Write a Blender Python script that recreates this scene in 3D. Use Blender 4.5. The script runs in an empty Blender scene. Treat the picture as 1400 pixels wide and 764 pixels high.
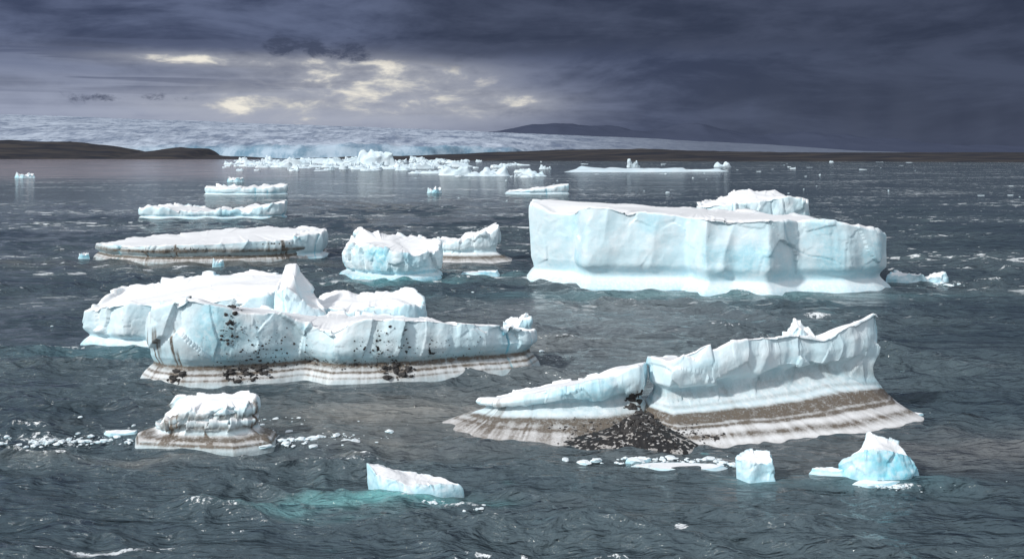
import bpy, math
import numpy as np
sc = bpy.context.scene
rng = np.random.default_rng(11)
M32 = np.int64(0xFFFFFFFF)
QL = .8   # mesh density factor

# ------------------------------------------------------------------ noise
def hsh(ix, iy, iz, seed):
    h = (ix * 374761393 + iy * 668265263 + iz * 1274126177 + seed * 982451653) & M32
    h = ((h ^ (h >> 13)) * 1274126177) & M32
    h = ((h ^ (h >> 16)) * 668265263) & M32
    h = (h ^ (h >> 15)) & M32
    return h.astype(np.float64) / 4294967295.0

def vn(p, seed=0):
    p = np.asarray(p, float)
    i = np.floor(p).astype(np.int64); f = p - i
    f = f * f * f * (f * (f * 6 - 15) + 10)
    r = 0
    for dx in (0, 1):
        wx = f[..., 0] if dx else 1 - f[..., 0]
        for dy in (0, 1):
            wy = f[..., 1] if dy else 1 - f[..., 1]
            for dz in (0, 1):
                wz = f[..., 2] if dz else 1 - f[..., 2]
                r = r + wx * wy * wz * hsh(i[..., 0] + dx, i[..., 1] + dy, i[..., 2] + dz, seed)
    return r * 2 - 1

def fbm(p, o=4, seed=0, g=.5):
    a = 1; s = 0; t = 0
    for k in range(o):
        s = s + a * vn(p * (2.03 ** k) + 17.3 * k, seed + k); t += a; a *= g
    return s / t

def facet(p, seed=0):
    """planar chips: each Voronoi cell gets its own tilted plane"""
    i = np.floor(p).astype(np.int64)
    best = np.full(p.shape[:-1], 1e9); val = np.zeros(p.shape[:-1])
    flat2 = np.abs(p[..., 2]).max() < 1e-9
    for dx in (-1, 0, 1):
        for dy in (-1, 0, 1):
            for dz in ((0,) if flat2 else (-1, 0, 1)):
                c = [i[..., 0] + dx, i[..., 1] + dy, i[..., 2] + dz]
                h0 = hsh(*c, seed); h1 = (h0 * 7919.13) % 1; h2 = (h0 * 104729.7) % 1; h3 = (h0 * 15485.3) % 1
                d = [p[..., a] - (c[a] + .1 + .8 * hh) for a, hh in enumerate((h0, h1, h2))]
                if flat2: d[2] = 0 * d[0]
                D = d[0] ** 2 + d[1] ** 2 + d[2] ** 2
                v = (h3 - .5) * .6 + d[0] * (h1 - .5) * 1.9 + d[1] * (h2 - .5) * 1.9 + d[2] * (((h3 * 31.7) % 1) - .5) * 1.9
                m = D < best
                best = np.where(m, D, best); val = np.where(m, v, val)
    return val

def ss(a, b, x):
    t = np.clip((x - a) / (b - a), 0, 1)
    return t * t * (3 - 2 * t)

# ------------------------------------------------------------------ node helper
class E:
    nt = None
    def __init__(s, o): s.o = o
    @staticmethod
    def m(op, *a, clamp=False):
        n = E.nt.nodes.new('ShaderNodeMath'); n.operation = op; n.use_clamp = clamp
        for k, v in enumerate(a):
            if isinstance(v, E): E.nt.links.new(v.o, n.inputs[k])
            else: n.inputs[k].default_value = v
        return E(n.outputs[0])
    def __add__(s, b): return E.m('ADD', s, b)
    __radd__ = __add__
    def __mul__(s, b): return E.m('MULTIPLY', s, b)
    __rmul__ = __mul__
    def __sub__(s, b): return E.m('SUBTRACT', s, b)
    def __rsub__(s, b): return E.m('SUBTRACT', b, s)
    def __truediv__(s, b): return E.m('DIVIDE', s, b)
    def clamp(s): return E.m('ADD', s, 0.0, clamp=True)

def step(x, a, b, lo=0., hi=1.):
    n = E.nt.nodes.new('ShaderNodeMapRange'); n.interpolation_type = 'SMOOTHSTEP'
    E.nt.links.new(x.o, n.inputs[0])
    if a > b: a, b, lo, hi = b, a, hi, lo
    n.inputs[1].default_value = a; n.inputs[2].default_value = b
    n.inputs[3].default_value = lo; n.inputs[4].default_value = hi
    return E(n.outputs[0])
def mixc(f, a, b):
    n = E.nt.nodes.new('ShaderNodeMix'); n.data_type = 'RGBA'
    if isinstance(f, E): E.nt.links.new(f.o, n.inputs[0])
    else: n.inputs[0].default_value = f
    for v, i in ((a, 6), (b, 7)):
        if isinstance(v, E): E.nt.links.new(v.o, n.inputs[i])
        else: n.inputs[i].default_value = (*v, 1)
    return E(n.outputs[2])
def comb(x, y, z):
    n = E.nt.nodes.new('ShaderNodeCombineXYZ')
    for k, v in enumerate((x, y, z)):
        if isinstance(v, E): E.nt.links.new(v.o, n.inputs[k])
        else: n.inputs[k].default_value = v
    return E(n.outputs[0])
def sep(v):
    n = E.nt.nodes.new('ShaderNodeSeparateXYZ'); E.nt.links.new(v.o, n.inputs[0])
    return [E(n.outputs[k]) for k in range(3)]
def vscale(v, s):
    n = E.nt.nodes.new('ShaderNodeVectorMath'); n.operation = 'MULTIPLY'
    E.nt.links.new(v.o, n.inputs[0]); n.inputs[1].default_value = s
    return E(n.outputs[0])
def noise(v, scale=1, detail=4, rough=.5, dist=0.):
    n = E.nt.nodes.new('ShaderNodeTexNoise')
    E.nt.links.new(v.o, n.inputs['Vector'])
    n.inputs['Scale'].default_value = scale; n.inputs['Detail'].default_value = detail
    n.inputs['Roughness'].default_value = rough; n.inputs['Distortion'].default_value = dist
    return E(n.outputs['Fac'])
def attr(name):
    n = E.nt.nodes.new('ShaderNodeAttribute'); n.attribute_name = name
    return n
def mat(name):
    m = bpy.data.materials.new(name); m.use_nodes = True
    E.nt = m.node_tree
    b = m.node_tree.nodes['Principled BSDF']
    return m, b
def setin(b, k, v):
    if isinstance(v, E): E.nt.links.new(v.o, b.inputs[k])
    elif isinstance(v, tuple): b.inputs[k].default_value = (*v, 1)
    else: b.inputs[k].default_value = v
def bump(h, strength, dist, prev=None):
    n = E.nt.nodes.new('ShaderNodeBump')
    E.nt.links.new(h.o, n.inputs['Height'])
    n.inputs['Strength'].default_value = strength; n.inputs['Distance'].default_value = dist
    if prev: E.nt.links.new(prev.o, n.inputs['Normal'])
    return E(n.outputs[0])
def pos():
    n = E.nt.nodes.new('ShaderNodeNewGeometry'); return E(n.outputs['Position']), E(n.outputs['Normal'])

# ------------------------------------------------------------------ materials
ICE, b = mat('glacier_ice')
p, nrm = pos()
at = attr('mask'); cs = E.nt.nodes.new('ShaderNodeSeparateColor'); E.nt.links.new(at.outputs['Color'], cs.inputs[0])
dirt, blue, blk = [E(cs.outputs[k]) for k in range(3)]
nz = sep(nrm)[2]
n1 = noise(p, .3, 3, .6); n2 = noise(p, 2.2, 4, .65); n3 = noise(p, 9, 2, .6)
face = step(nz, .8, .25)
c = mixc(face * step(n1 + n2 * .25, .35, .8, .45, 1.), (.92, .93, .94), (.62, .82, .89))
c = mixc((blue * step(n2, .25, .65, .35, 1.)).clamp(), c, (.22, .62, .76))
dm = (dirt * step(n2 * .6 + n3 * .5, .3, .7, .6, 1.2)).clamp()
c = mixc(dm, c, mixc(n2, (.092, .070, .050), (.185, .158, .130)))
c = mixc(step(blk * (n3 + .55), .45, .55), c, (.020, .020, .021))
setin(b, 'Base Color', c); setin(b, 'Roughness', .5); setin(b, 'Specular IOR Level', .35)
nb = bump(noise(p, 1.3, 5, .6), .3, .22)
nb = bump(noise(vscale(p, (1, 1, .6)), 7, 3, .6), .3, .05, nb)
setin(b, 'Normal', nb)

FAR, b = mat('distant_ice')
p, nrm = pos()
setin(b, 'Base Color', mixc(noise(p, .06, 4, .6), (.50, .70, .80), (.82, .87, .90))); setin(b, 'Roughness', .6)

ROCK, b = mat('basalt_rock')
p, nrm = pos()
setin(b, 'Base Color', mixc(noise(p, 4, 2), (.018, .018, .02), (.07, .065, .062))); setin(b, 'Roughness', .8)

WAT, b = mat('lagoon_water')
p, nrm = pos()
px, py, pz = sep(p)
wc = attr('wcol'); fo = E(attr('foam').outputs['Fac'])
wcol = E(wc.outputs['Color'])
patch = noise(vscale(p, (.012, .03, 0)), 1, 3, .65)
sm = E(attr('calm').outputs['Fac'])
fn = noise(vscale(p, (.20, .50, 0)), 1, 4, .66, .3)
caps = step(fn + (patch - .5) * .5, .628, .668)
far = step(py, 75, 210, .0, 1.)
caps = caps * far * (1 - sm)
f2 = noise(p, 2.6, 5, .72, .4)
loc = step(f2 + fo * .42, .79, .89)
foam = E.m('MAXIMUM', caps, loc)
tint = mixc(step(patch, .3, .7), (.55, .62, .68), (1.35, 1.3, 1.25))
mm = E.nt.nodes.new('ShaderNodeMix'); mm.data_type = 'RGBA'; mm.blend_type = 'MULTIPLY'; mm.inputs[0].default_value = 1
E.nt.links.new(wcol.o, mm.inputs[6]); E.nt.links.new(tint.o, mm.inputs[7])
setin(b, 'Base Color', mixc(foam, E(mm.outputs[2]), (.80, .84, .86)))
setin(b, 'Roughness', foam * .6 + .09); setin(b, 'IOR', 1.333)
w1 = noise(vscale(p, (.7, 1.5, 1)), 1, 4, .62, .3)
w2 = noise(vscale(p, (.12, .34, .2)), 1, 4, .60, .2)
gust = step(patch, .35, .65, .55, 1.)
nb = bump(w2, 1., 2.6); nb = bump(w1 * gust, 1., .50, nb)
setin(b, 'Normal', nb)

GLA, b = mat('glacier_surface')
p, nrm = pos()
at = E(attr('mask').outputs['Fac'])
px, py, pz = sep(p)
a1 = noise(vscale(p, (.0035, .0012, .0)), 1, 7, .72, .6)
a2 = noise(vscale(p, (.02, .005, .02)), 1, 4, .7)
c = mixc(step(a1 * .6 + a2 * .5, .42, .66), (.15, .19, .27), (.44, .50, .59))  # ice darkened to grey-blue: cloud shade is put into the base colour
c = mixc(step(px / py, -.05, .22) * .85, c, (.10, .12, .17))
c = mixc(at, c, mixc(step(a2, .35, .65), (.14, .27, .37), (.38, .50, .60)))
setin(b, 'Base Color', c); setin(b, 'Roughness', .9); setin(b, 'Specular IOR Level', .1)

LAND, b = mat('moraine_gravel')
p, nrm = pos()
setin(b, 'Base Color', mixc(step(noise(vscale(p, (.006, .03, .1)), 1, 5, .65), .35, .7), (.024, .027, .037), (.064, .058, .056)))
setin(b, 'Roughness', .95); setin(b, 'Specular IOR Level', .1)
MTN, b = mat('mountain_rock')
p, nrm = pos()
setin(b, 'Base Color', mixc(noise(p, .0015, 5, .6), (.048, .060, .098), (.066, .079, .122))); setin(b, 'Roughness', 1); setin(b, 'Specular IOR Level', 0.)

# ------------------------------------------------------------------ mesh helper
def make(name, V, F, material, attrs=None, smooth=True, parent=None):
    me = bpy.data.meshes.new(name)
    V = np.asarray(V, np.float32); F = np.asarray(F, np.int32); k = F.shape[1]
    me.vertices.add(len(V)); me.vertices.foreach_set('co', V.ravel())
    me.loops.add(F.size); me.loops.foreach_set('vertex_index', F.ravel())
    me.polygons.add(len(F)); me.polygons.foreach_set('loop_start', np.arange(0, F.size, k, dtype=np.int32))
    me.polygons.foreach_set('use_smooth', np.full(len(F), smooth))
    me.update(calc_edges=True)
    for an, arr in (attrs or {}).items():
        if arr.ndim == 2:
            a = me.attributes.new(an, 'FLOAT_COLOR', 'POINT')
            c4 = np.ones((len(V), 4), np.float32); c4[:, :3] = arr; a.data.foreach_set('color', c4.ravel())
        else:
            a = me.attributes.new(an, 'FLOAT', 'POINT'); a.data.foreach_set('value', arr.astype(np.float32))
    me.materials.append(material)
    ob = bpy.data.objects.new(name, me); sc.collection.objects.link(ob)
    if parent: ob.parent = parent
    return ob

def gridfaces(nr, nc, wrap, off=0):
    i = np.arange(nr - 1)[:, None]; n = nc if wrap else nc - 1
    j = np.arange(n)[None, :]; j2 = (j + 1) % nc
    F = np.stack([i * nc + j, i * nc + j2, (i + 1) * nc + j2, (i + 1) * nc + j], -1).reshape(-1, 4)
    return F + off

# ------------------------------------------------------------------ iceberg loft
CLIFF = [(-.2, -1.5, 0, 0), (0, -.15, 0, 0), (.3, 0, .25, 0), (.75, 0, .6, 0), (1.25, 0, .88, 0), (1.65, 0, 1.05, 0), (1.7, 0, 1.25, 0), (1.1, 0, 1.5, .04), (.75, 0, 1.0, .3), (.7, 0, 0, .75), (1.0, 0, 0, 1)]
PLAIN = [(-.3, -1., 0, 0), (0, -.1, 0, 0), (.4, 0, 0, .2), (.8, 0, 0, .55), (.95, 0, 0, .85), (1, 0, 0, 1)]
STEEP = [(-.3, -1., 0, 0), (0, -.1, 0, 0), (.15, 0, 0, .12), (.45, 0, 0, .5), (.75, 0, 0, .8), (1, 0, 0, 1)]
SHELF = [(-.1, -1.2, 0, 0), (0, -.12, 0, 0), (.30, 0, .36, 0), (.62, 0, .82, 0), (.74, 0, 1.02, 0), (.95, 0, 1.22, .02), (1.14, 0, 1.5, .06), (1.2, 0, 1.6, .14), (1.1, 0, 1.3, .26), (.97, 0, 1.1, .36), (.93, 0, .3, .75), (1., 0, 0, 1)]

def inset(O, d):
    O = np.array(O, float); n = len(O)
    area = .5 * sum(O[i, 0] * O[(i + 1) % n, 1] - O[(i + 1) % n, 0] * O[i, 1] for i in range(n))
    R = O.copy()
    for i in range(n):
        t = O[(i + 1) % n, :2] - O[i - 1, :2]; t /= np.linalg.norm(t)
        nn = np.array([-t[1], t[0]]) * (1 if area > 0 else -1)
        R[i, :2] += nn * d
    return R

def loft(W, R, zb=1., prof=CLIFF, ns=500, nk=70, nr=50, rnd=.012, jag=.25, jl=2., amp=.5, cell=3., top=.3, flange=0.,
         bands=(), streak=0., black=(), bluev=.5, seed=0, crack=.35, dome=0., zbs=None, core=.75, chips=.6, flute=.35, fine=.12, skirt=.5):
    ns = int(ns * QL); nk = max(8, int(nk * QL)); nr = max(5, int(nr * QL))
    W = np.array(W, float)[:, :2]; R = np.array(R, float); n = len(R)
    assert len(W) == n, (len(W), n)
    zbc = np.array(zbs if zbs else [zb] * n, float)
    A = np.column_stack([W, R, zbc]); A2 = np.vstack([A, A[:1]])
    L = np.r_[0, np.cumsum(np.linalg.norm(np.diff(A2[:, 2:4], axis=0), axis=1) + np.linalg.norm(np.diff(A2[:, :2], axis=0), axis=1))]
    s = np.linspace(0, L[-1], ns, endpoint=False)
    Q = np.column_stack([np.interp(s, L, A2[:, k]) for k in range(6)])
    sig = max(1, rnd * ns); kk = int(sig * 3); ker = np.exp(-.5 * (np.arange(-kk, kk + 1) / sig) ** 2); ker /= ker.sum()
    Q = np.column_stack([np.convolve(np.r_[Q[-kk:, k], Q[:, k], Q[:kk, k]], ker, 'valid') for k in range(6)])
    Wx, Rx, zt, zb_ = Q[:, :2], Q[:, 2:4], Q[:, 4].copy(), Q[:, 5]
    p3 = np.column_stack([Rx, np.zeros(ns)])
    jn = facet(p3 / jl, seed + 3) * .9 + fbm(p3 / jl * 1.7, 4, seed + 4) * .8
    zt = np.maximum(zt + jag * jn, .12)
    pr = np.array(prof, float)
    mh = np.linalg.norm(Wx - Rx, axis=1).mean(); mz = zt.mean(); mb = zb_.mean()
    zz = pr[:, 1] + pr[:, 2] * mb + pr[:, 3] * mz
    t = np.r_[0, np.cumsum(np.hypot(np.diff(pr[:, 0]) * mh, np.diff(zz)) + .05)]
    tk = np.linspace(0, t[-1], nk)
    ph, pa, pb, pt = [np.interp(tk, t, pr[:, k]) for k in range(4)]
    def smo(a):
        b_ = a.copy(); b_[1:-1] = (a[:-2] + 2 * a[1:-1] + a[2:]) / 4; return b_
    for _ in range(max(1, nk // 30)): ph = smo(ph)
    P = np.zeros((nk + nr, ns, 3))
    for d in range(2): P[:nk, :, d] = Wx[None, :, d] * (1 - ph[:, None]) + Rx[None, :, d] * ph[:, None]
    zwall = pa[:, None] + pb[:, None] * zb_ + pt[:, None] * zt
    P[:nk, :, 2] = np.minimum(zwall, zt[None, :] + 0 * zwall)
    cen = Rx.mean(0); u_, s_, vt = np.linalg.svd(Rx - cen, full_matrices=False); ax = vt[0]
    a = (Rx - cen) @ ax; b_ = (Rx - cen) @ vt[1]
    ext = np.abs(b_).max()
    lim = max(np.abs(a).max() - ext * core, .2 * np.abs(a).max())
    ac = a * lim / np.abs(a).max()
    wgt = np.exp(-.5 * ((ac[:, None] - a[None, :] * lim / np.abs(a).max()) / (.12 * np.abs(a).max())) ** 2)
    zc = (wgt @ zt) / wgt.sum(1) + dome
    bm = (wgt @ b_) / wgt.sum(1)
    C = cen + ac[:, None] * ax + bm[:, None] * vt[1]
    for i in range(nr):
        k = (i + 1) / nr; k2 = k * k * (3 - 2 * k)
        P[nk + i, :, :2] = Rx * (1 - k) + C * k
        P[nk + i, :, 2] = zt * (1 - k2) + zc * k2
    ds = np.roll(P, -1, 1) - np.roll(P, 1, 1); dk = np.gradient(P, axis=0)
    N = np.cross(ds, dk)
    outw = P - np.r_[cen, 0.]; outw[..., 2] = 0
    if (N[nk // 2] * outw[nk // 2]).sum() < 0: N = -N
    N /= np.linalg.norm(N, axis=-1, keepdims=True) + 1e-9
    tt = np.zeros(nk + nr); tt[nk:] = np.clip((np.arange(nr) + 1) / max(2, nr * .10), 0, 1); tt = tt[:, None]
    N = N * (1 - tt[..., None]) + np.array([0, 0, 1.]) * tt[..., None]
    zr = P[..., 2] / zb_[None, :]
    wall = ss(1.2, 2.3, zr) * (1 - tt) if len(prof) > 6 else ss(-.1, .5, P[..., 2]) * (1 - tt)
    arc = np.broadcast_to((s / 2)[None, :], P.shape[:2])
    q = P.copy(); q[..., 2] *= .7
    n_l = fbm(P / (cell * 2.2), 3, seed + 10); f_ = facet(q / cell + n_l[..., None] * .3, seed + 20)
    n_m = fbm(q / (cell * .8), 3, seed + 15)
    small_ = P.shape[0] * P.shape[1] < 3000
    f2 = 0 if small_ else facet(P / (cell * .33) + 5, seed + 30)
    n_s = fbm(P / (cell * .25), 2, seed + 40)
    # vertical calving flutes
    fl_ = 1 - np.abs(fbm(np.stack([arc / cell * .9 + n_l * .5, P[..., 2] / (cell * 5), 0 * arc], -1), 3, seed + 45)) * 2.6
    ca = np.stack([arc * .7 / cell, P[..., 2] * .10 + n_l * .3, 0 * arc], -1)
    cr = ss(.968, 1., 1 - np.abs(vn(ca, seed + 50))) * ss(.15, .45, vn(ca * .37 + 9, seed + 51))
    disp = wall * amp * (f_ * chips + n_l * .8 + n_m * .35 + f2 * fine + n_s * .07 + flute * fl_) - wall * cr * crack
    disp += (1 - wall) * (1 - tt) * .04 * n_s * ss(0, .4, P[..., 2])
    tp = fbm(P * np.array([1, 1, 0]) / (cell * 1.6), 3, seed + 60) * .7 + facet(P * np.array([1, 1, 0.]) / (cell * 1.1), seed + 61) * .25
    disp += tt * top * tp
    P = P + N * disp[..., None]
    nn = fbm(P / 5., 3, seed + 70)
    st = vn(np.stack([arc * 2.1 + P[..., 2] * .5, 0 * arc + P[..., 2] * .3, 0 * arc], -1), seed + 71) * .5 + vn(np.stack([arc * 6, P[..., 2] * .5, 0 * arc], -1), seed + 72) * .5
    lay = vn(np.stack([0 * arc + nn * .8, 0 * arc, P[..., 2] * 5 + arc * .02], -1), seed + 75)
    D = flange * ss(1.2, .9, zr + nn * .08) * (.55 + .3 * ss(-.5, .5, st) + .25 * lay) * (1 - tt)
    for c_, w_, a_ in bands:
        D = D + a_ * np.exp(-((zr - c_ + .08 * nn) / w_) ** 2) * (.75 + .25 * ss(-.6, .4, st + nn * .5)) * (1 - tt) * ss(-.75, -.1, nn + .35 * st + .3)
    sk = ss(.30, .7, vn(np.stack([arc * 1.1, P[..., 2] * .10 + nn * .4, 0 * arc], -1), seed + 73) * .6 + st * .5)
    D = D + streak * sk * ss(-.2, .4, vn(np.stack([arc * .09, 0 * arc, 0 * arc], -1), seed + 74)) * (1 - tt) * ss(0, 1, zr)
    B = np.clip(cr * 1.2 * (1 - tt) * min(1, crack * 3) + bluev * ss(.1, .7, nn + n_l * .6) * wall * .8 + skirt * ss(1.15, .2, zr) * (1 - tt) * (flange < .2) + bluev * .45 * ss(.5, 1.3, zr) * ss(2.4, 1.5, zr) * (1 - tt), 0, 1)
    K = np.zeros(P.shape[:2]); kn = fbm(P * 3.6, 2, seed + 80)
    for x, y, z, rx, rz, a_ in black:
        dd = ((P[..., 0] - x) / rx) ** 2 + ((P[..., 1] - y) / (rx + 1.)) ** 2 + ((P[..., 2] - z) / rz) ** 2
        K = np.maximum(K, a_ * np.exp(-dd) * ss(.0, .35, kn)); D = D + .40 * a_ * np.exp(-dd)
    col = np.stack([np.clip(D, 0, 1), B, np.clip(K, 0, 1)], -1)
    return P.reshape(-1, 3), gridfaces(nk + nr, ns, True), col.reshape(-1, 3)

def iceberg(name, parts, material=ICE):
    V = []; F = []; C = []; o = 0
    for q in parts:
        v, f, c = q; V.append(v); F.append(f + o); C.append(c); o += len(v)
    V = np.vstack(V)
    ob = make(name, V, np.vstack(F), material, {'mask': np.vstack(C)})
    return ob, V

# rocks ------------------------------------------------------------
import bmesh
def ico(sub):
    bm = bmesh.new(); bmesh.ops.create_icosphere(bm, subdivisions=sub, radius=1)
    v = np.array([x.co[:] for x in bm.verts]); f = np.array([[q.index for q in x.verts] for x in bm.faces]); bm.free()
    return v, f
IV, IF = ico(2)
def lumps(centres, sizes, flat=(1, 1, .7), rough=.35):
    centres = np.array(centres); sizes = np.array(sizes); n = len(sizes)
    k = np.arange(n)[:, None, None]
    v = IV[None] + np.zeros((n, 1, 1)); q = v * 1.1 + k * 7.7
    r = 1 + rough * fbm(q, 2, 5) * 1.4 + .28 * facet(v * 1.2 + k * 3.1, 9)
    sc_ = np.array(flat) * (1 + .35 * rng.uniform(-1, 1, (n, 1, 3))); a = rng.uniform(0, 6.28, (n, 1))
    v = v * r[..., None] * sc_ * sizes[:, None, None]
    v = np.stack([v[..., 0] * np.cos(a) - v[..., 1] * np.sin(a), v[..., 0] * np.sin(a) + v[..., 1] * np.cos(a), v[..., 2]], -1) + centres[:, None, :]
    F = IF[None] + 42 * k
    return v.reshape(-1, 3), F.reshape(-1, 3)
def rocks_on(V, spots, parent, name='rock_debris'):
    Cc = []; S = []
    for x, y, z, rx, rz, n, smin, smax in spots:
        d = ((V[:, 0] - x) / rx) ** 2 + ((V[:, 1] - y) / (rx + .8)) ** 2 + ((V[:, 2] - z) / rz) ** 2
        idx = np.where((d < 1) & (V[:, 2] > .02))[0]
        if len(idx) == 0: continue
        idx = rng.choice(idx, n, p=np.exp(-2 * d[idx]) / np.exp(-2 * d[idx]).sum())
        for i in idx: Cc.append(V[i]); S.append(smin + (smax - smin) * rng.random() ** 4)
    if Cc:
        v, f = lumps(Cc, S); make(name, v, f, ROCK, smooth=False, parent=parent)

# ================================================================== ICEBERGS
# large tabular berg
O = [(1.7, 155.5, 12.0), (5, 152.8, 10.4), (8.2, 151.6, 10.3), (10.4, 145.8, 11.9), (16, 145.0, 11.2), (22.5, 144.4, 10.7), (24.8, 144.6, 10.2), (26.6, 139.4, 10.6), (31, 139.6, 10.2), (36, 137.8, 10.3),
     (41, 141.2, 9.9), (48, 141, 9.5), (53, 143.2, 8.6), (56.0, 146.5, 7.8), (57.6, 158, 6.6), (53, 176, 8.6), (35, 182, 9.6), (15, 180, 10.6), (3, 168, 11.9)]
TAB = [(-.2, -1.5, 0, 0), (0, -.15, 0, 0), (.35, 0, .2, 0), (.85, 0, .5, 0), (1.3, 0, .78, 0), (1.6, 0, 1.05, 0), (1.45, 0, 1.3, .02), (.9, 0, 1.3, .12), (.75, 0, .8, .4), (.8, 0, 0, .8), (1.0, 0, 0, 1)]
iceberg('tabular_iceberg', [loft(O, inset(O, 1.1), zb=1.6, prof=TAB, ns=1100, nk=110, nr=50, rnd=.0022, jag=.3, jl=4, amp=.9, cell=6, top=.25, bluev=.6, seed=5, crack=.12, chips=.34, flute=.28, fine=.06, skirt=.42)])
# berg behind it
O = [(37.5, 208, 8.4), (43, 204, 9), (50, 203, 9.6), (57, 203.5, 10.6), (62, 206, 9.2), (62, 214, 9.5), (58, 219, 11.6), (50, 220, 11.2), (43, 217, 9.6)]
iceberg('iceberg', [loft(O, inset(O, .8), zb=1.2, ns=400, nk=50, nr=40, jag=.6, jl=4, amp=1.2, cell=4, top=.6, bluev=.5, seed=2)])

# left foreground multi-part berg
bandsC = [(1.12, .14, 1.2), (.70, .07, .8), (.36, .06, .5)]
blkC = [(-24.3, 86.5, 4.6, 1.3, 1.8, 1.), (-23.5, 85.5, .8, 2., .7, .9), (-10, 86.5, 1.0, 1.6, .8, .9), (-28.8, 85.0, .9, .8, 1.6, .9), (-19, 86, 3.9, 1.4, 1., .55), (-11.6, 87, 3.6, .4, 1.9, .9), (-7, 87.5, 2.8, .5, 1.6, .8),
        (-16, 86, 1.6, 6, .4, .5), (-4, 88.5, 1.4, 4, .3, .5), (-9.3, 86.8, 3.4, .35, 1.8, .8), (-13.6, 86.4, 3.0, .3, 1.6, .7)]
O = [(-32.9, 87.6, 5.4), (-31.2, 85.6, 6.3), (-28.2, 84.4, 7.3), (-25.2, 84.7, 6.7), (-23, 85.2, 6.1), (-20.5, 85.8, 5.9), (-18.2, 87.0, 4.7), (-15.7, 85.4, 4.4), (-12.8, 85.6, 5.4), (-8.9, 86.2, 5.3), (-3.3, 88.4, 4.6),
     (1.8, 90.9, 3.6), (2.8, 94, 3.0), (-2, 97, 3.2), (-10, 97, 4.0), (-20, 97, 4.4), (-28, 96, 5.2), (-32.5, 93, 5.0)]
c1 = loft(O, inset(O, .75), zb=1.25, ns=1300, nk=110, nr=60, rnd=.003, jag=.24, jl=2.4, amp=.55, cell=3.2, top=.16, flange=.55, bands=bandsC, streak=1.05, black=blkC, bluev=.8, seed=31, crack=.5, chips=.95, flute=.32, fine=.09)
O = [(-45, 103.3, 3.4), (-41, 100.6, 4.4), (-36, 99.4, 4.7), (-30, 98, 5.2), (-24, 97.5, 5.8), (-22.6, 100, 6.4), (-23.6, 108, 6.7), (-34, 112, 6.2), (-43, 110, 4.8)]
c2 = loft(O, inset(O, .6), zb=.8, ns=600, nk=70, nr=60, rnd=.004, jag=.2, jl=4, amp=.8, cell=3.2, top=.22, bluev=.7, seed=42, chips=1., fine=.08, skirt=.7)
O = [(-23.2, 95, 6.4), (-21.4, 93.8, 7.2), (-19.2, 94.4, 5.4), (-17.4, 96, 4.2), (-19.0, 98.5, 5.6), (-21.4, 99.4, 8.9), (-23.0, 98.4, 8.7)]
c3 = loft(O, inset(O, .6), zb=1, ns=260, nk=60, nr=30, jag=.25, jl=1.5, amp=.4, cell=2, top=.12, seed=43)
O = [(-21, 98, 4.5), (-15, 97, 4.6), (-10, 97, 5.0), (-8.2, 99, 4.6), (-9.5, 102, 6.0), (-14, 103, 5.5), (-20, 102.5, 5.4)]
c4 = loft(O, inset(O, .6), zb=1, ns=400, nk=40, nr=30, jag=.4, jl=1.8, amp=.4, cell=2, top=.2, seed=44)
O = [(-1.2, 95.5, 3.3), (.4, 95, 3.2), (2, 95.6, 3.8), (1.8, 97.2, 4.2), (-.8, 97.2, 3.6)]
c5 = loft(O, inset(O, .3), zb=.8, ns=120, nk=30, nr=14, jag=.5, jl=.7, amp=.3, cell=1, top=.2, seed=45)
ob, V = iceberg('iceberg', [c1, c2, c3, c4, c5])
rocks_on(V, [(-24.3, 86.5, 4.6, 1.1, 2.0, 70, .03, .24), (-22.7, 85.4, .9, 2.4, .8, 90, .03, .32), (-9.8, 86.3, 1.1, 1.7, .9, 60, .04, .38), (-28.8, 85, .6, .8, .9, 34, .04, .32), (-15, 86, 1.5, 9, .5, 160, .02, .15),
              (-22, 86, 3., 5, 2.5, 200, .025, .14), (-11, 87, 3., 3, 2.0, 100, .025, .13), (-5, 88.5, 2.4, 4, 1.6, 60, .025, .10)], ob)

# right foreground tilted berg
blkD = [(8.6, 68.6, .7, 2.3, .8, 1.), (8.9, 70.2, 1.2, 1.2, .8, .9), (6.3, 68.2, .5, 2., .5, .8)]
W = [(-5.8, 73.2), (-2.6, 69.9), (3, 67.7), (7, 67.2), (9.5, 68), (11.5, 74), (10, 80), (3, 80), (-3, 77.5)]
R = [(-2.6, 74.3, 1.6), (-1.0, 72.9, 1.9), (3.5, 71.9, 2.8), (7, 71.9, 3.6), (9.2, 72.3, 4.4), (10, 74.5, 4.3), (9.3, 76.3, 3.4), (4, 76.2, 2.4), (-1.5, 75.5, 1.5)]
d1 = loft(W, R, zb=.75, prof=SHELF, ns=900, nk=90, nr=50, rnd=.005, jag=.14, jl=1.8, amp=.28, cell=2., top=.1, flange=.9, bands=[(1.05, .13, .9), (.6, .08, .5), (1.9, .5, .25)], streak=.45, black=blkD, bluev=.7, seed=51, zbs=[.5, .6, .85, .95, 1., .95, .8, .7, .5], chips=.8, fine=.08)
W = [(9.0, 70.2), (11.6, 66.8), (14.5, 67.2), (18.5, 68.4), (25.1, 70.6), (29.0, 72.6), (31.3, 74.6), (30.6, 78), (27, 82), (18, 82), (11, 79), (8.6, 74)]
R = [(10.3, 73.2, 4.8), (11.4, 71.9, 5.0), (13.5, 72.1, 5.5), (17, 72.8, 6.1), (20.6, 73.7, 6.6), (23.4, 74.4, 5.9), (26.0, 75.2, 6.9), (28.2, 76.4, 7.6), (27.4, 78.0, 6.0), (19, 77.6, 4.6), (12, 76, 4.0), (10.3, 75, 4.4)]
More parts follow.
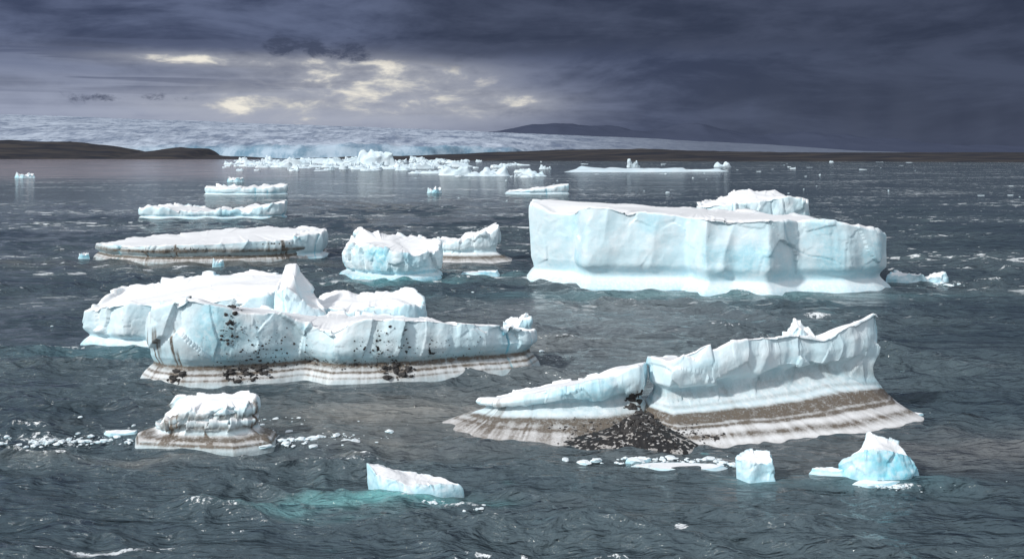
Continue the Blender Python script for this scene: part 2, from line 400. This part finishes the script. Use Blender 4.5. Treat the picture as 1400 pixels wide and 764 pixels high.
d2 = loft(W, R, prof=SHELF, ns=1300, nk=120, nr=50, rnd=.004, jag=.30, jl=2.0, amp=.42, cell=3, top=.12, flange=.46, bands=[(.98, .12, 1.8), (.80, .065, 1.6), (.62, .05, 1.1), (1.9, .35, .4), (1.35, .08, .35), (.3, .09, .6)], streak=.2, black=blkD, bluev=.8, seed=56,
          zbs=[1.2, 1.15, 1.2, 1.35, 1.6, 1.8, 1.8, 1.6, 1.2, 1.2, 1.2, 1.2], chips=.9, fine=.08)
O = [(20.4, 75.6, 6.0), (21.6, 75.2, 6.7), (23.2, 75.6, 5.8), (22.9, 76.6, 6.6), (21.6, 77.0, 7.1)]
d3 = loft(O, inset(O, .15), zb=1, ns=120, nk=40, nr=14, jag=.4, jl=.6, amp=.25, cell=.8, top=.15, seed=58)
ob, V = iceberg('iceberg', [d1, d2, d3])
# gravel fan spilling out of the cleft
W = [(2.6, 68.4), (5, 66.9), (8.5, 66.0), (11.6, 66.2), (13.2, 67.4), (11.6, 69.6), (9.8, 71.4), (8.4, 71.4), (6.4, 70)]
fanR = [(6.3, 68.6, .62), (7.0, 68.1, .72), (8.4, 67.9, .85), (9.8, 68.0, .9), (10.2, 68.8, 1.05), (9.8, 69.8, 1.25), (9.4, 70.8, 1.5), (8.8, 70.8, 1.5), (7.9, 69.8, 1.15)]
v, f, c = loft(W, fanR, zb=.3, prof=[(-.1, -.6, 0, 0), (0, -.05, 0, 0), (.5, 0, 0, .55), (1, 0, 0, 1)], ns=300, nk=40, nr=24, jag=.1, amp=.10, cell=.8, top=.2, seed=60, crack=0)
c[:, 0] = .7; c[:, 1] = 0; c[:, 2] = ss(-.45, .10, fbm(v * 5.5, 3, 3)) * .95
make('gravel_fan', v, f, ICE, {'mask': c}, parent=ob)
rocks_on(v, [(8.5, 68.0, .5, 4.8, 1.2, 1900, .02, .10), (8.8, 70.2, 1.2, 1.6, .7, 70, .06, .33)], ob)
rocks_on(V, [(6, 68.4, .5, 4.5, .7, 300, .02, .10), (12.5, 67.8, .5, 2.6, .7, 200, .02, .12), (8.9, 71.6, 2.0, 1.2, .9, 34, .08, .34)], ob, 'scattered_stones')

# mid-left flat dirty berg
O = [(-79.7, 189, 2.4), (-74, 182, 2.8), (-65.4, 178.2, 3.0), (-57, 178.6, 3.2), (-50, 179.8, 3.4), (-42, 183, 3.6), (-37.5, 186.5, 3.9), (-35.7, 190, 4.3), (-37, 200, 4.4), (-48, 206, 4.5), (-60, 206, 3.9), (-72, 202, 3.2)]
iceberg('iceberg', [loft(O, inset(O, .7), zb=.9, ns=800, nk=60, nr=50, rnd=.004, jag=.2, jl=4, amp=.5, cell=3.5, top=.22, flange=.8, bands=[(2.2, .45, .9), (1., .3, .8)], streak=1.4, bluev=.3, seed=61, black=[(-58, 180, 2.4, 7, .5, .9), (-52, 181, 1, 3, .6, .7), (-44, 184, 3.0, 6, .35, .8), (-68, 179, 2, 5, .3, .7)]),
    loft([(-41, 184.5), (-35.5, 187.5), (-35, 194), (-40, 192)], [(-40.4, 185, 4.2), (-36, 188, 4.6), (-36, 193, 4.9), (-40, 191.5, 4.6)], zb=.7, ns=140, nk=30, nr=14, jag=.3, jl=1.5, amp=.4, cell=2, top=.2, seed=64)])

# centre pair
O = [(-28.5, 163, 4.0), (-25.5, 158, 5.2), (-21, 155, 4.8), (-18, 153.6, 3.9), (-14, 154.6, 3.9), (-11, 158, 4.3), (-11.2, 164, 5.0), (-15, 168, 5.8), (-21, 168.5, 5.9), (-26, 168, 6.8)]
iceberg('iceberg', [loft(O, inset(O, .8), zb=.7, ns=500, nk=70, nr=50, rnd=.006, jag=.5, jl=2.5, amp=.9, cell=3.2, top=.5, bluev=1.1, flange=.1, seed=71, black=[(-27, 160, .3, 3, .4, .5)], chips=.9, skirt=.8)])
W = [(-16.5, 182), (-12, 178.8), (-5, 178), (0.5, 181), (0, 188), (-8, 191), (-15, 189)]
R = [(-14.5, 183.5, 3.6), (-11, 181.5, 3.2), (-6.5, 181.5, 4.6), (-2.4, 182.8, 5.6), (-2.6, 185, 6.8), (-7, 186, 4.6), (-13, 186, 3.7)]
iceberg('iceberg', [loft(W, R, zb=.8, prof=SHELF, ns=400, nk=60, nr=30, jag=.9, jl=2.4, amp=.5, cell=2.2, top=.3, flange=.8, bands=[(1.1, .3, .8)], bluev=.3, seed=75)])

# distant long bergs on the left and centre
O = [(-113.5, 300, 2.6), (-105, 297, 3.6), (-98, 297.5, 2.0), (-85, 298, 1.9), (-75, 298, 2.8), (-69.5, 300, 4.2), (-69, 308, 4.2), (-82, 312, 2.2), (-98, 312, 2.1), (-106, 310, 4.0)]
iceberg('iceberg', [loft(O, inset(O, .6), zb=.5, ns=400, nk=30, nr=24, jag=.9, jl=3, amp=.7, cell=3, top=.4, bluev=.9, seed=81)])
O = [(-144, 463, 3.2), (-130, 459, 2.8), (-112, 460, 3.0), (-104, 464, 4), (-108, 476, 4.4), (-122, 478, 3.2), (-140, 474, 3.8)]
iceberg('iceberg', [loft(O, inset(O, .6), zb=.5, ns=240, nk=20, nr=16, jag=1.3, jl=5, amp=.8, cell=4, top=.5, bluev=.9, seed=83)])
O = [(-4, 470, .8), (8, 466, 1.6), (20, 467, 3.2), (27.5, 470, 4), (27, 480, 4.6), (14, 482, 2.8), (0, 478, 1.2)]
iceberg('iceberg', [loft(O, inset(O, .8), zb=.6, ns=240, nk=20, nr=16, jag=.4, jl=4, amp=.6, cell=4, top=.4, seed=84)])

# small foreground berg on the left
W = [(-26.4, 69.6), (-25.6, 67.5), (-22.2, 66.9), (-18.5, 66.4), (-16.2, 67.6), (-16.4, 70), (-19, 72.6), (-25, 72.4)]
R = [(-24.8, 69.9, 1.0), (-24.0, 68.6, 1.0), (-22.6, 68.1, 2.2), (-19.4, 67.9, 2.6), (-17.8, 68.5, 2.7), (-18.0, 70.0, 3.1), (-20.5, 70.6, 2.95), (-23.6, 70.6, 2.5)]
KP = [(-.1, -1.2, 0, 0), (0, -.12, 0, 0), (.15, 0, .7, 0), (.35, 0, 1.0, 0), (.75, 0, 1.15, .02), (.9, 0, 1.4, .08), (.92, 0, 1.4, .22), (.84, 0, 1.2, .36), (1.02, 0, .9, .5), (.86, 0, .6, .66), (.88, 0, .2, .85), (1., 0, 0, 1)]
iceberg('iceberg', [loft(W, R, zb=.5, prof=KP, ns=520, nk=90, nr=44, rnd=.005, jag=.18, jl=1.2, amp=.50, cell=1.3, top=.16, flange=.6, bands=[(.4, .2, .7), (1.1, .3, .9), (2.4, .5, .8), (3.8, .4, .7)], streak=.8, bluev=.12, seed=97, chips=1.1, flute=.25)])

# small floes and growlers near the camera
W = [(-8.6, 59.3), (-7.6, 58.2), (-6, 57.8), (-4.2, 58.2), (-2.8, 59), (-4, 60.2), (-7.5, 60.6)]
R = [(-8.7, 59.6, 1.4), (-8.0, 58.7, .95), (-6.2, 58.2, .55), (-4.5, 58.5, .4), (-3.1, 59, .25), (-4.2, 59.8, .45), (-7.6, 60.2, .9)]
iceberg('ice_floe', [loft(W, R, prof=STEEP, ns=260, nk=40, nr=30, rnd=.006, jag=.09, jl=.8, amp=.16, cell=.9, top=.12, bluev=1.2, seed=101)])
W = [(20.2, 61.6), (20.5, 60.6), (22, 60), (24, 60.2), (25.1, 61), (24.8, 62.4), (22.5, 63)]
R = [(20.6, 61.6, .7), (21.2, 61.0, 1.5), (22.2, 60.6, 1.9), (23.6, 60.7, 1.6), (24.6, 61.3, .9), (24.2, 62, 1.7), (22.5, 62.3, 2.2)]
q1 = loft(W, R, prof=STEEP, ns=280, nk=44, nr=26, jag=.12, jl=.9, amp=.32, cell=1.2, top=.14, bluev=1.1, seed=107, chips=1.2, crack=.05, flute=.15)
W = [(18.3, 61.8), (19, 61.2), (20.4, 60.9), (21, 61.6), (19.8, 62.2)]
R = [(18.6, 61.8, .35), (19.1, 61.5, .3), (20.2, 61.3, .3), (20.5, 61.6, .4), (19.7, 61.9, .4)]
q2 = loft(W, R, prof=PLAIN, ns=100, nk=20, nr=12, jag=.05, jl=.5, amp=.1, cell=.6, top=.08, seed=104)
iceberg('ice_floe', [q1, q2])
W = [(13.7, 60.9), (14.3, 60.0), (16, 60.2), (16.1, 61.6), (14.8, 62)]
R = [(13.7, 61, 1.2), (14.4, 60.3, 1.1), (15.8, 60.4, 1.1), (15.9, 61.4, 1.45), (14.8, 61.7, 1.5)]
iceberg('ice_floe', [loft(W, R, prof=STEEP, ns=140, nk=36, nr=18, rnd=.006, jag=.12, jl=.6, amp=.22, cell=.8, top=.08, bluev=1.3, seed=105, crack=.05)])
def plate(name, x, y, rx, ry, z, seed, bl=.8, jag=.1):
    r = np.random.default_rng(seed); n = 9
    th = np.arange(n) / n * 6.283; rr = 1 + r.uniform(-.25, .2, n)
    W = np.column_stack([x + rx * rr * np.cos(th), y + ry * rr * np.sin(th)])
    R = np.column_stack([x + rx * .86 * rr * np.cos(th), y + ry * .86 * rr * np.sin(th), z * (1 + .5 * r.uniform(-1, 1, n))])
    s = max(.3, min(rx, ry))
    return iceberg(name, [loft(W, R, prof=PLAIN, ns=140, nk=20, nr=16, jag=jag * z, jl=s * .6, amp=.2 * s * min(1, z), cell=s * .7, top=.2 * z, bluev=bl, seed=seed)])
plate('ice_floe', 10.3, 63.0, 3.0, .9, .12, 201, jag=.5)
plate('ice_floe', 8.2, 64.5, 1.0, .4, .12, 202, jag=.5)
plate('ice_floe', 62, 153, 4.8, 2.2, 1.0, 203, jag=.5)
plate('ice_floe', -5.6, 162, 3.8, 2.2, .6, 204)
plate('ice_floe', -51.5, 174, 1.1, .8, .7, 205, jag=.6)
plate('ice_floe', -80.5, 187, 1.1, .8, .6, 206, jag=.6)
plate('ice_floe', -27.6, 70.5, 1.4, .4, .2, 207)
plate('ice_floe', -370, 756, 7, 4, 1.8, 208, jag=1.3)
plate('ice_floe', -37, 478, 4, 2.5, 1.8, 209, jag=.9)
plate('ice_floe', -182, 655, 6, 4, 1.6, 210, jag=1.)
plate('ice_floe', 22.1, 60.0, 1.6, .5, .12, 211)
plate('ice_floe', 30.5, 75.5, .8, .3, .12, 212)

# crowd of bergs in front of the glacier -------------------------------------
parts = []
def small(x, y, w, h, seed, fl=.5):
    r = np.random.default_rng(seed); n = 8
    th = np.arange(n) / n * 6.283; rr = 1 + r.uniform(-.3, .2, n)
    W = np.column_stack([x + w * rr * np.cos(th), y + fl * w * rr * np.sin(th)])
    R = np.column_stack([x + w * .8 * rr * np.cos(th), y + fl * w * .8 * rr * np.sin(th), h * (.2 + .95 * r.random(n) ** 2)])
    parts.append(loft(W, R, prof=PLAIN, ns=56, nk=10, nr=7, rnd=.01, jag=.35 * h, jl=w * .25, amp=.2 * h, cell=w * .35, top=.3 * h, seed=seed))
r = np.random.default_rng(5)
for k in range(230):
    bear = r.normal(-.155, .085); y = 27220 / r.choice([r.uniform(12, 24), r.uniform(14, 36)])
    if bear > .05 or bear < -.29: continue
    px_ = y / 1361
    if y < 1000 and bear < -.12: continue
    small(bear * y, y, r.uniform(3, 18) * px_ * .9, r.uniform(1.5, 7) * px_ * .9, 300 + k)
for (x, y, w, h) in [(-200, 1440, 34, 18), (-250, 1500, 40, 12), (-310, 1400, 30, 10), (-20, 810, 24, 8), (-48, 830, 18, 9), (14, 800, 16, 6), (-75, 900, 22, 6), (110, 980, 75, 4), (170, 1000, 60, 3.5),
                     (152, 1250, 10, 11), (270, 1280, 12, 7), (-330, 1700, 60, 9), (-290, 1250, 20, 7), (-120, 1150, 30, 8), (-90, 1300, 40, 8)]:
    small(x, y, w, h, int(abs(x) + y), .35)
for k in range(60):
    y = 27220 / (10 + 60 * r.random() ** 1.6); bear = r.uniform(-.1, .52); px_ = y / 1361
    small(bear * y, y, (1.2 + 6 * r.random() ** 3) * px_, (.3 + 1.8 * r.random() ** 3) * px_, 700 + k)
iceberg('distant_iceberg_field', parts, FAR)

# brash ice -----------------------------------------------------------------
Cc = []; S = []
def brash(x, y, rx, ry, n, s0, s1):
    for _ in range(n):
        a = r.normal(0, .5, 2); Cc.append((x + a[0] * rx, y + a[1] * ry, .02)); S.append(s0 + (s1 - s0) * r.random() ** 4)
brash(-15.5, 69.5, 5, 1.6, 260, .04, .40); brash(-31.5, 68.6, 5, 1.2, 220, .03, .28)
brash(-5.6, 56.6, 1.8, .6, 60, .04, .2); brash(-2.5, 56.0, 1.0, .5, 90, .03, .18)
brash(9.5, 64.4, 4, .9, 80, .06, .5); brash(13, 64, 3, 1.2, 30, .05, .35); brash(22.5, 59.4, 1.6, .6, 60, .04, .2)
brash(30, 75.5, 2.5, 1.2, 16, .05, .3); brash(27, 60, 3, 1, 20, .03, .12); brash(-20, 73.5, 9, 1.5, 50, .04, .25)
brash(-2, 71.5, 1.6, 1.2, 12, .06, .3); brash(64, 152, 6, 4, 30, .1, .6); brash(0, 100, 3, 4, 16, .1, .5)
brash(5, 110, 60, 40, 40, .04, .2); brash(-40, 75, 14, 6, 30, .04, .2)
v, f = lumps(Cc, S, (1, .8, .35), .3)
c = np.zeros((len(v), 3)); c[:, 1] = .2
make('brash_ice', v, f, ICE, {'mask': c}, smooth=False)

# ================================================================== WATER
x0, x1 = 42 ** -.5, 3200 ** -.5
rad = np.r_[np.linspace(1, 40, 24), np.linspace(x0, x1, 760) ** -2., np.geomspace(3600, 60000, 14)]
ND = 760
dense = np.linspace(-32, 32, ND); outer = np.linspace(33, 327, 70)
ang = np.radians(np.r_[dense, outer]); nr_, na = len(rad), len(ang)
RR, AA = np.meshgrid(rad, ang, indexing='ij')
X = RR * np.sin(AA); Y = RR * np.cos(AA); Z = np.zeros_like(X)
dr = np.gradient(rad)[:, None]; da = np.abs(np.gradient(ang)); da[ND - 5:] = np.radians(4)
sp = np.maximum(dr, RR * da[None, :])
wr = np.random.default_rng(3); X0, Y0 = X.copy(), Y.copy()
P0 = np.stack([X0, Y0, 0 * X0], -1)
group = .75 + 1.0 * fbm(P0 / 12., 2, 900)
calm0 = 1 - .65 * np.exp(-((X0 + 7) / 12) ** 2 - ((Y0 - 75) / 6) ** 2)
for k in range(64):
    lam = .9 * (12 ** wr.random()); th = math.radians(-100 + wr.normal(0, 26)); amp = .0098 * lam * wr.uniform(.6, 1.4)
    kx, ky = math.cos(th) * 6.2832 / lam, math.sin(th) * 6.2832 / lam; phs = wr.uniform(0, 6.28)
    a_ = amp * ss(2.0, 4.0, lam / sp) * group * calm0
    arg = kx * X0 + ky * Y0 + phs; sn = np.sin(arg)
    Z += a_ * np.cos(arg); X -= a_ * sn * math.cos(th) * .9; Y -= a_ * sn * math.sin(th) * .9
def ell(x, y, rx, ry, nz=.5, sc_=6.):
    nn_ = fbm(P0 / np.array([sc_, sc_ * .5, 1.]), 3, int(abs(x * 7)) + 13)
    return np.exp(-(((X0 - x) / rx) ** 2 + ((Y0 - y) / ry) ** 2) * (1 + nz * nn_ * 1.5))
col = np.zeros(X.shape + (3,)); col[:] = (.066, .096, .114)
def tint_(m, c_, a_=1.):
    m = np.clip(m * a_, 0, 1)[..., None]; col[:] = col * (1 - m) + np.array(c_) * m
tint_(ell(-7, 75, 11, 6.5, .8, 8), (.27, .265, .245), .9)
tint_(ell(3, 100, 16, 20, .6, 8), (.21, .23, .24), .65)  # sun sheen on the water, painted in as a paler body colour
tint_(ell(16, 122, 16, 14, .6, 8), (.20, .23, .25), .6)  # second sheen patch before the tabular berg, also painted into the colour
tint_(ell(33, 66, 16, 3.6, .6), (.25, .24, .23), .7)
tint_(ell(-55, 177, 34, 5, .6), (.16, .16, .15), .6)
tint_(ell(-11.5, 56.8, 4.2, 1.5, .8, 3.), (.14, .31, .33), .8)
tint_(ell(-6.5, 57.8, 3.6, 1.3, .6, 3.), (.14, .40, .42), .85)
tint_(ell(30, 138.5, 32, 2.8, .5), (.18, .31, .33), .8)
tint_(ell(-17, 153, 8, 2.6, .4), (.11, .31, .35), .7)
tint_(ell(-37, 99.5, 11, 2.2, .4), (.12, .27, .31), .5)
tint_(ell(22, 60.2, 4., 1.3, .4, 3), (.11, .23, .26), .5); tint_(ell(14.6, 60.3, 1.6, .9, .4, 3), (.11, .26, .29), .5)
tint_(ell(-5.5, 161, 6, 3, .4), (.11, .26, .29), .5)
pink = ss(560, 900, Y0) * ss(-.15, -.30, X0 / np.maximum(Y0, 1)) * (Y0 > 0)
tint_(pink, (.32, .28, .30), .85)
calm = np.clip(ell(-7, 75, 12, 7) + pink + ell(-30, 1200, 200, 380), 0, 1)
foam = np.zeros_like(X)
for (x, y, rx, ry, a_) in [(-20.5, 50.3, 3.2, .45, 1.1), (-23.6, 50.1, 2., .4, .9), (-17.8, 50.9, 1.2, .3, .8), (-2.8, 56.2, 1.6, .5, 1.), (9.1, 53.8, .5, .5, 1.1), (22.8, 59.4, 2.2, .5, 1.), (-17, 69.0, 5.5, 1.5, .6), (-32, 68.8, 6, 1.6, .75),
                           (37.5, 122, 2.2, 1.5, 1.1), (-46, 101.5, 4, 1.2, .8), (30, 138.0, 32, .9, .6), (-14, 52.5, 2, .4, .6), (66, 152, 6, 3, .7), (8, 64.5, 4, 1, .5), (-28, 83.3, 8, .7, .6), (-6, 57.3, 2.6, .4, .6), (-112, 252, 9, 3, .8), (58, 116, 2, 1, .6), (4, 96, 3, 3, .6)]:
    foam = np.maximum(foam, a_ * np.exp(-((X0 - x) / rx) ** 2 - ((Y0 - y) / ry) ** 2))
foam = np.clip(foam + .66 * ss(.28, .66, Z) * (RR < 400), 0, 1.2)
Vw = np.stack([X, Y, Z], -1).reshape(-1, 3)
make('water', Vw, gridfaces(nr_, na, True)[:, ::-1], WAT, {'wcol': col.reshape(-1, 3), 'foam': foam.ravel(), 'calm': calm.ravel()})

# ================================================================== LAND
def field(name, xs, ys, fn, material, extra=None):
    XX, YY = np.meshgrid(xs, ys); ZZ = fn(XX, YY)
    at_ = {'mask': extra(XX, YY, ZZ).ravel()} if extra else None
    return make(name, np.stack([XX, YY, ZZ], -1).reshape(-1, 3), gridfaces(len(ys), len(xs), False), material, at_)
def front(x): return 2820 + 120 * np.sin(x / 420.) + 90 * np.sin(x / 173. + 1)
def gz(x, y):
    pp = np.stack([x, y, 0 * x], -1)
    y0 = front(x) + 60 * fbm(pp / 120., 3, 31)
    t = np.clip((y - y0) / (9000 - y0), 0, 1.2)
    fh = np.interp(x, [-1500, -900, -100, 250, 700, 1500], [16, 26, 26, 12, 6, 2])
    face = fh * ss(-1, 45, y - y0)
    ridge = np.interp(x / np.maximum(y, 2000) * 1361 + 700, [-600, 0, 300, 600, 900, 1050, 1180, 1400, 2200], [375, 345, 281, 208, 125, 75, 20, -20, -20])
    z = face + (ridge - fh) * t ** .82
    z += (fbm(pp / np.array([60., 45., 1]), 4, 33) * 10 + facet(pp * np.array([1, 1, 0.]) / np.array([45., 30., 1]), 34) * 7) * ss(0, 60, y - y0) * (1 - .6 * t) * np.clip(fh / 20, .15, 1)
    z += 12 * fbm(pp / 600., 3, 37) * ss(0, 900, y - y0) * np.clip(ridge / 100, .1, 1)
    return np.where(y < y0 - 3, -3, z)
def gm(x, y, z):
    return ss(220, 0, y - front(x)) * .8 * ss(150, -150, x) * ss(-1350, -900, x)
field('glacier', np.linspace(-7500, 7000, 1000), np.r_[np.linspace(2550, 3300, 120), np.linspace(3310, 9600, 260)], gz, GLA, gm)
def lz(x, y):
    pp = np.stack([x, y, 0 * x], -1)
    sh = np.interp(x, [-4000, -1300, -500, -200, 1000, 4000], [2560, 2500, 2430, 2150, 1800, 1500]) + 50 * fbm(pp / 150., 3, 61)
    H = np.interp(x, [-3000, -1500, -1270, -1180, -1080, -1040, -950, -860, -820, -600, -260, 0, 150, 300, 420, 620, 1100, 4000],
                  [62, 50, 48, 40, 24, 15, 30, 28, 9, 4, 8, 18, 23, 25, 21, 17, 14, 18])
    z = -2 + (H + 2) * (.3 * ss(0, 40, y - sh) + .7 * ss(60, 330, y - sh)) + fbm(pp / 60., 4, 62) * 2.6 * ss(0, 100, y - sh) * (H / 15.) ** .5
    bk = ss(2990, 2860, y) + (1 - ss(2990, 2860, y)) * ss(200, 900, x)
    return z * bk - 4 * (1 - bk)
field('shoreline', np.linspace(-4200, 5200, 900), np.linspace(1400, 4000, 150), lz, LAND)
def mz(x, y):
    pp = np.stack([x, y, 0 * x], -1)
    u = x / 15000 * 1361 + 700
    H = np.interp(u, [-900, 500, 660, 700, 760, 830, 880, 950, 1000, 1040, 1100, 1160, 1220, 1290, 1400, 1700], [0, 60, 290, 380, 440, 390, 340, 430, 330, 250, 320, 245, 200, 130, 90, 90])
    sc_ = ss(12600, 15000, y) * ss(17600, 15200, y)
    return H * sc_ * (1 + .12 * fbm(pp / 700., 5, 71)) + sc_ * 40 * fbm(pp / 380., 4, 72) - 5
field('mountain_range', np.linspace(-9000, 14000, 500), np.linspace(12500, 17600, 70), mz, MTN)

# ================================================================== SKY
SUN_AZ, SUN_EL = math.radians(236), math.radians(35)
w = bpy.data.worlds.new('World'); sc.world = w; w.use_nodes = True
E.nt = w.node_tree; bg = w.node_tree.nodes['Background']
sky = E.nt.nodes.new('ShaderNodeTexSky'); sky.sky_type = 'NISHITA'; sky.sun_disc = False
sky.sun_elevation = SUN_EL; sky.sun_rotation = SUN_AZ
tc = E.nt.nodes.new('ShaderNodeTexCoord'); d = E(tc.outputs['Generated'])
dx, dy, dz = sep(d)
az = E.m('ARCTAN2', dx, dy); el = E.m('ARCSINE', dz)
nA = noise(comb(az * 3.2, el * 13., 0.), 1.6, 6, .58, .5)       # big cloud masses
nB = noise(comb(az * 15., el * 44., 3.), 1.4, 6, .60, .25)      # torn edges
nC = noise(comb(az * 1.6, el * 42., 7.), 1.8, 4, .5, .25)       # strata
def blob(a, e, wa, we):
    x = (az - a) / wa; y = (el - e) / we
    return E.m('EXPONENT', (x * x + y * y) * -1.)
up = step(el, .18, .8)
base = mixc(step(nA * .8 + nB * .2, .38, .62), (.046, .061, .115), (.118, .146, .240))
base = mixc(step(az, -.02, .40) * .85, base, mixc(step(nA * .85 + nB * .15, .38, .62), (.029, .038, .068), (.052, .066, .110)))
# pale veil low on the left, stratified
lowl = step(el, .115, .035) * step(az, .16, -.16)
base = mixc(lowl * step(nC * .75 + nB * .25, .30, .60, .5, .97), base, (.33, .37, .49))
bars = step(nC, .49, .56) * step(el, .045, .065) * step(el, .125, .09) * step(az, .02, -.2)
base = mixc(bars * .8, base, (.090, .112, .190))
# luminous gap in the deck, lowest part close to the horizon
g1 = blob(-.19, .046, .17, .024); g2 = blob(-.13, .078, .095, .015); g3 = blob(-.030, .048, .06, .012); g4 = blob(-.29, .088, .09, .006)
glow = (g1 * .85 + g2 * 1.05 + g3 + g4).clamp()
edge = nB * .55 + nA * .45
base = mixc((glow * step(edge, .34, .58, .35, .9)).clamp(), base, (.46, .475, .52))
cream = step(edge + glow * .20, .64, .78) * step(glow, .15, .7)
base = mixc(cream * .9, base, mixc(step(nB, .45, .7), (.72, .70, .63), (.94, .89, .78)))
# torn dark scud in front of the gap
sc1 = (blob(-.19, .106, .040, .013) + blob(-.235, .103, .02, .010) + blob(-.16, .092, .035, .010) + blob(-.41, .050, .045, .006) * .8 + blob(-.33, .050, .045, .006) * .8).clamp()
n4 = noise(comb(az * 42., el * 75., 5.), 1.0, 6, .68, .3)
scud = step(n4 + sc1 * .34, .72, .94) * step(sc1, .05, .3)
base = mixc(scud * .85, base, (.052, .066, .115))
deck = step(el + (nA - .5) * .07 + (nB - .5) * .04 - (az * .02), .084, .108) * step(az, -.18, -.04)
base = mixc(deck * .85, base, mixc(step(nA * .6 + nB * .4, .38, .66), (.032, .042, .076), (.058, .072, .120)))
rain = step(az, .08, .26) * step(el, .11, .0)
base = mixc(rain * step(noise(comb(az * 22., el * 3., 2.), 1, 2, .5), .3, .7, .35, .8), base, (.064, .079, .125))
base = mixc(up, base, mixc(nA, (.29, .33, .40), (.45, .49, .56)))
back = step(dy, .3, -.6) * step(el, -.05, .15)
base = mixc(back, base, mixc(nA, (.50, .54, .61), (.92, .94, .98)))
gain = E.nt.nodes.new('ShaderNodeVectorMath'); gain.operation = 'SCALE'
E.nt.links.new(sky.outputs[0], gain.inputs[0]); gain.inputs['Scale'].default_value = .05
final = mixc(.985, E(gain.outputs[0]), base)
E.nt.links.new(final.o, bg.inputs['Color']); bg.inputs['Strength'].default_value = 1.0

L = bpy.data.lights.new('sun', 'SUN'); L.energy = 3.1; L.angle = math.radians(4); L.color = (1, .975, .94)
lo = bpy.data.objects.new('sun', L); sc.collection.objects.link(lo)
from mathutils import Vector
sd = Vector((math.sin(SUN_AZ) * math.cos(SUN_EL), math.cos(SUN_AZ) * math.cos(SUN_EL), math.sin(SUN_EL)))
lo.rotation_euler = sd.to_track_quat('Z', 'Y').to_euler()

cam = bpy.data.cameras.new('camera'); co = bpy.data.objects.new('camera', cam); sc.collection.objects.link(co)
co.location = (0, 0, 20); co.rotation_euler = (math.radians(90), 0, 0)
cam.lens = 35; cam.sensor_width = 36; cam.shift_y = -.125; cam.clip_end = 100000; cam.clip_start = .5
sc.camera = co
sc.view_settings.view_transform = 'Standard'; sc.view_settings.look = 'None'; sc.view_settings.exposure = 0
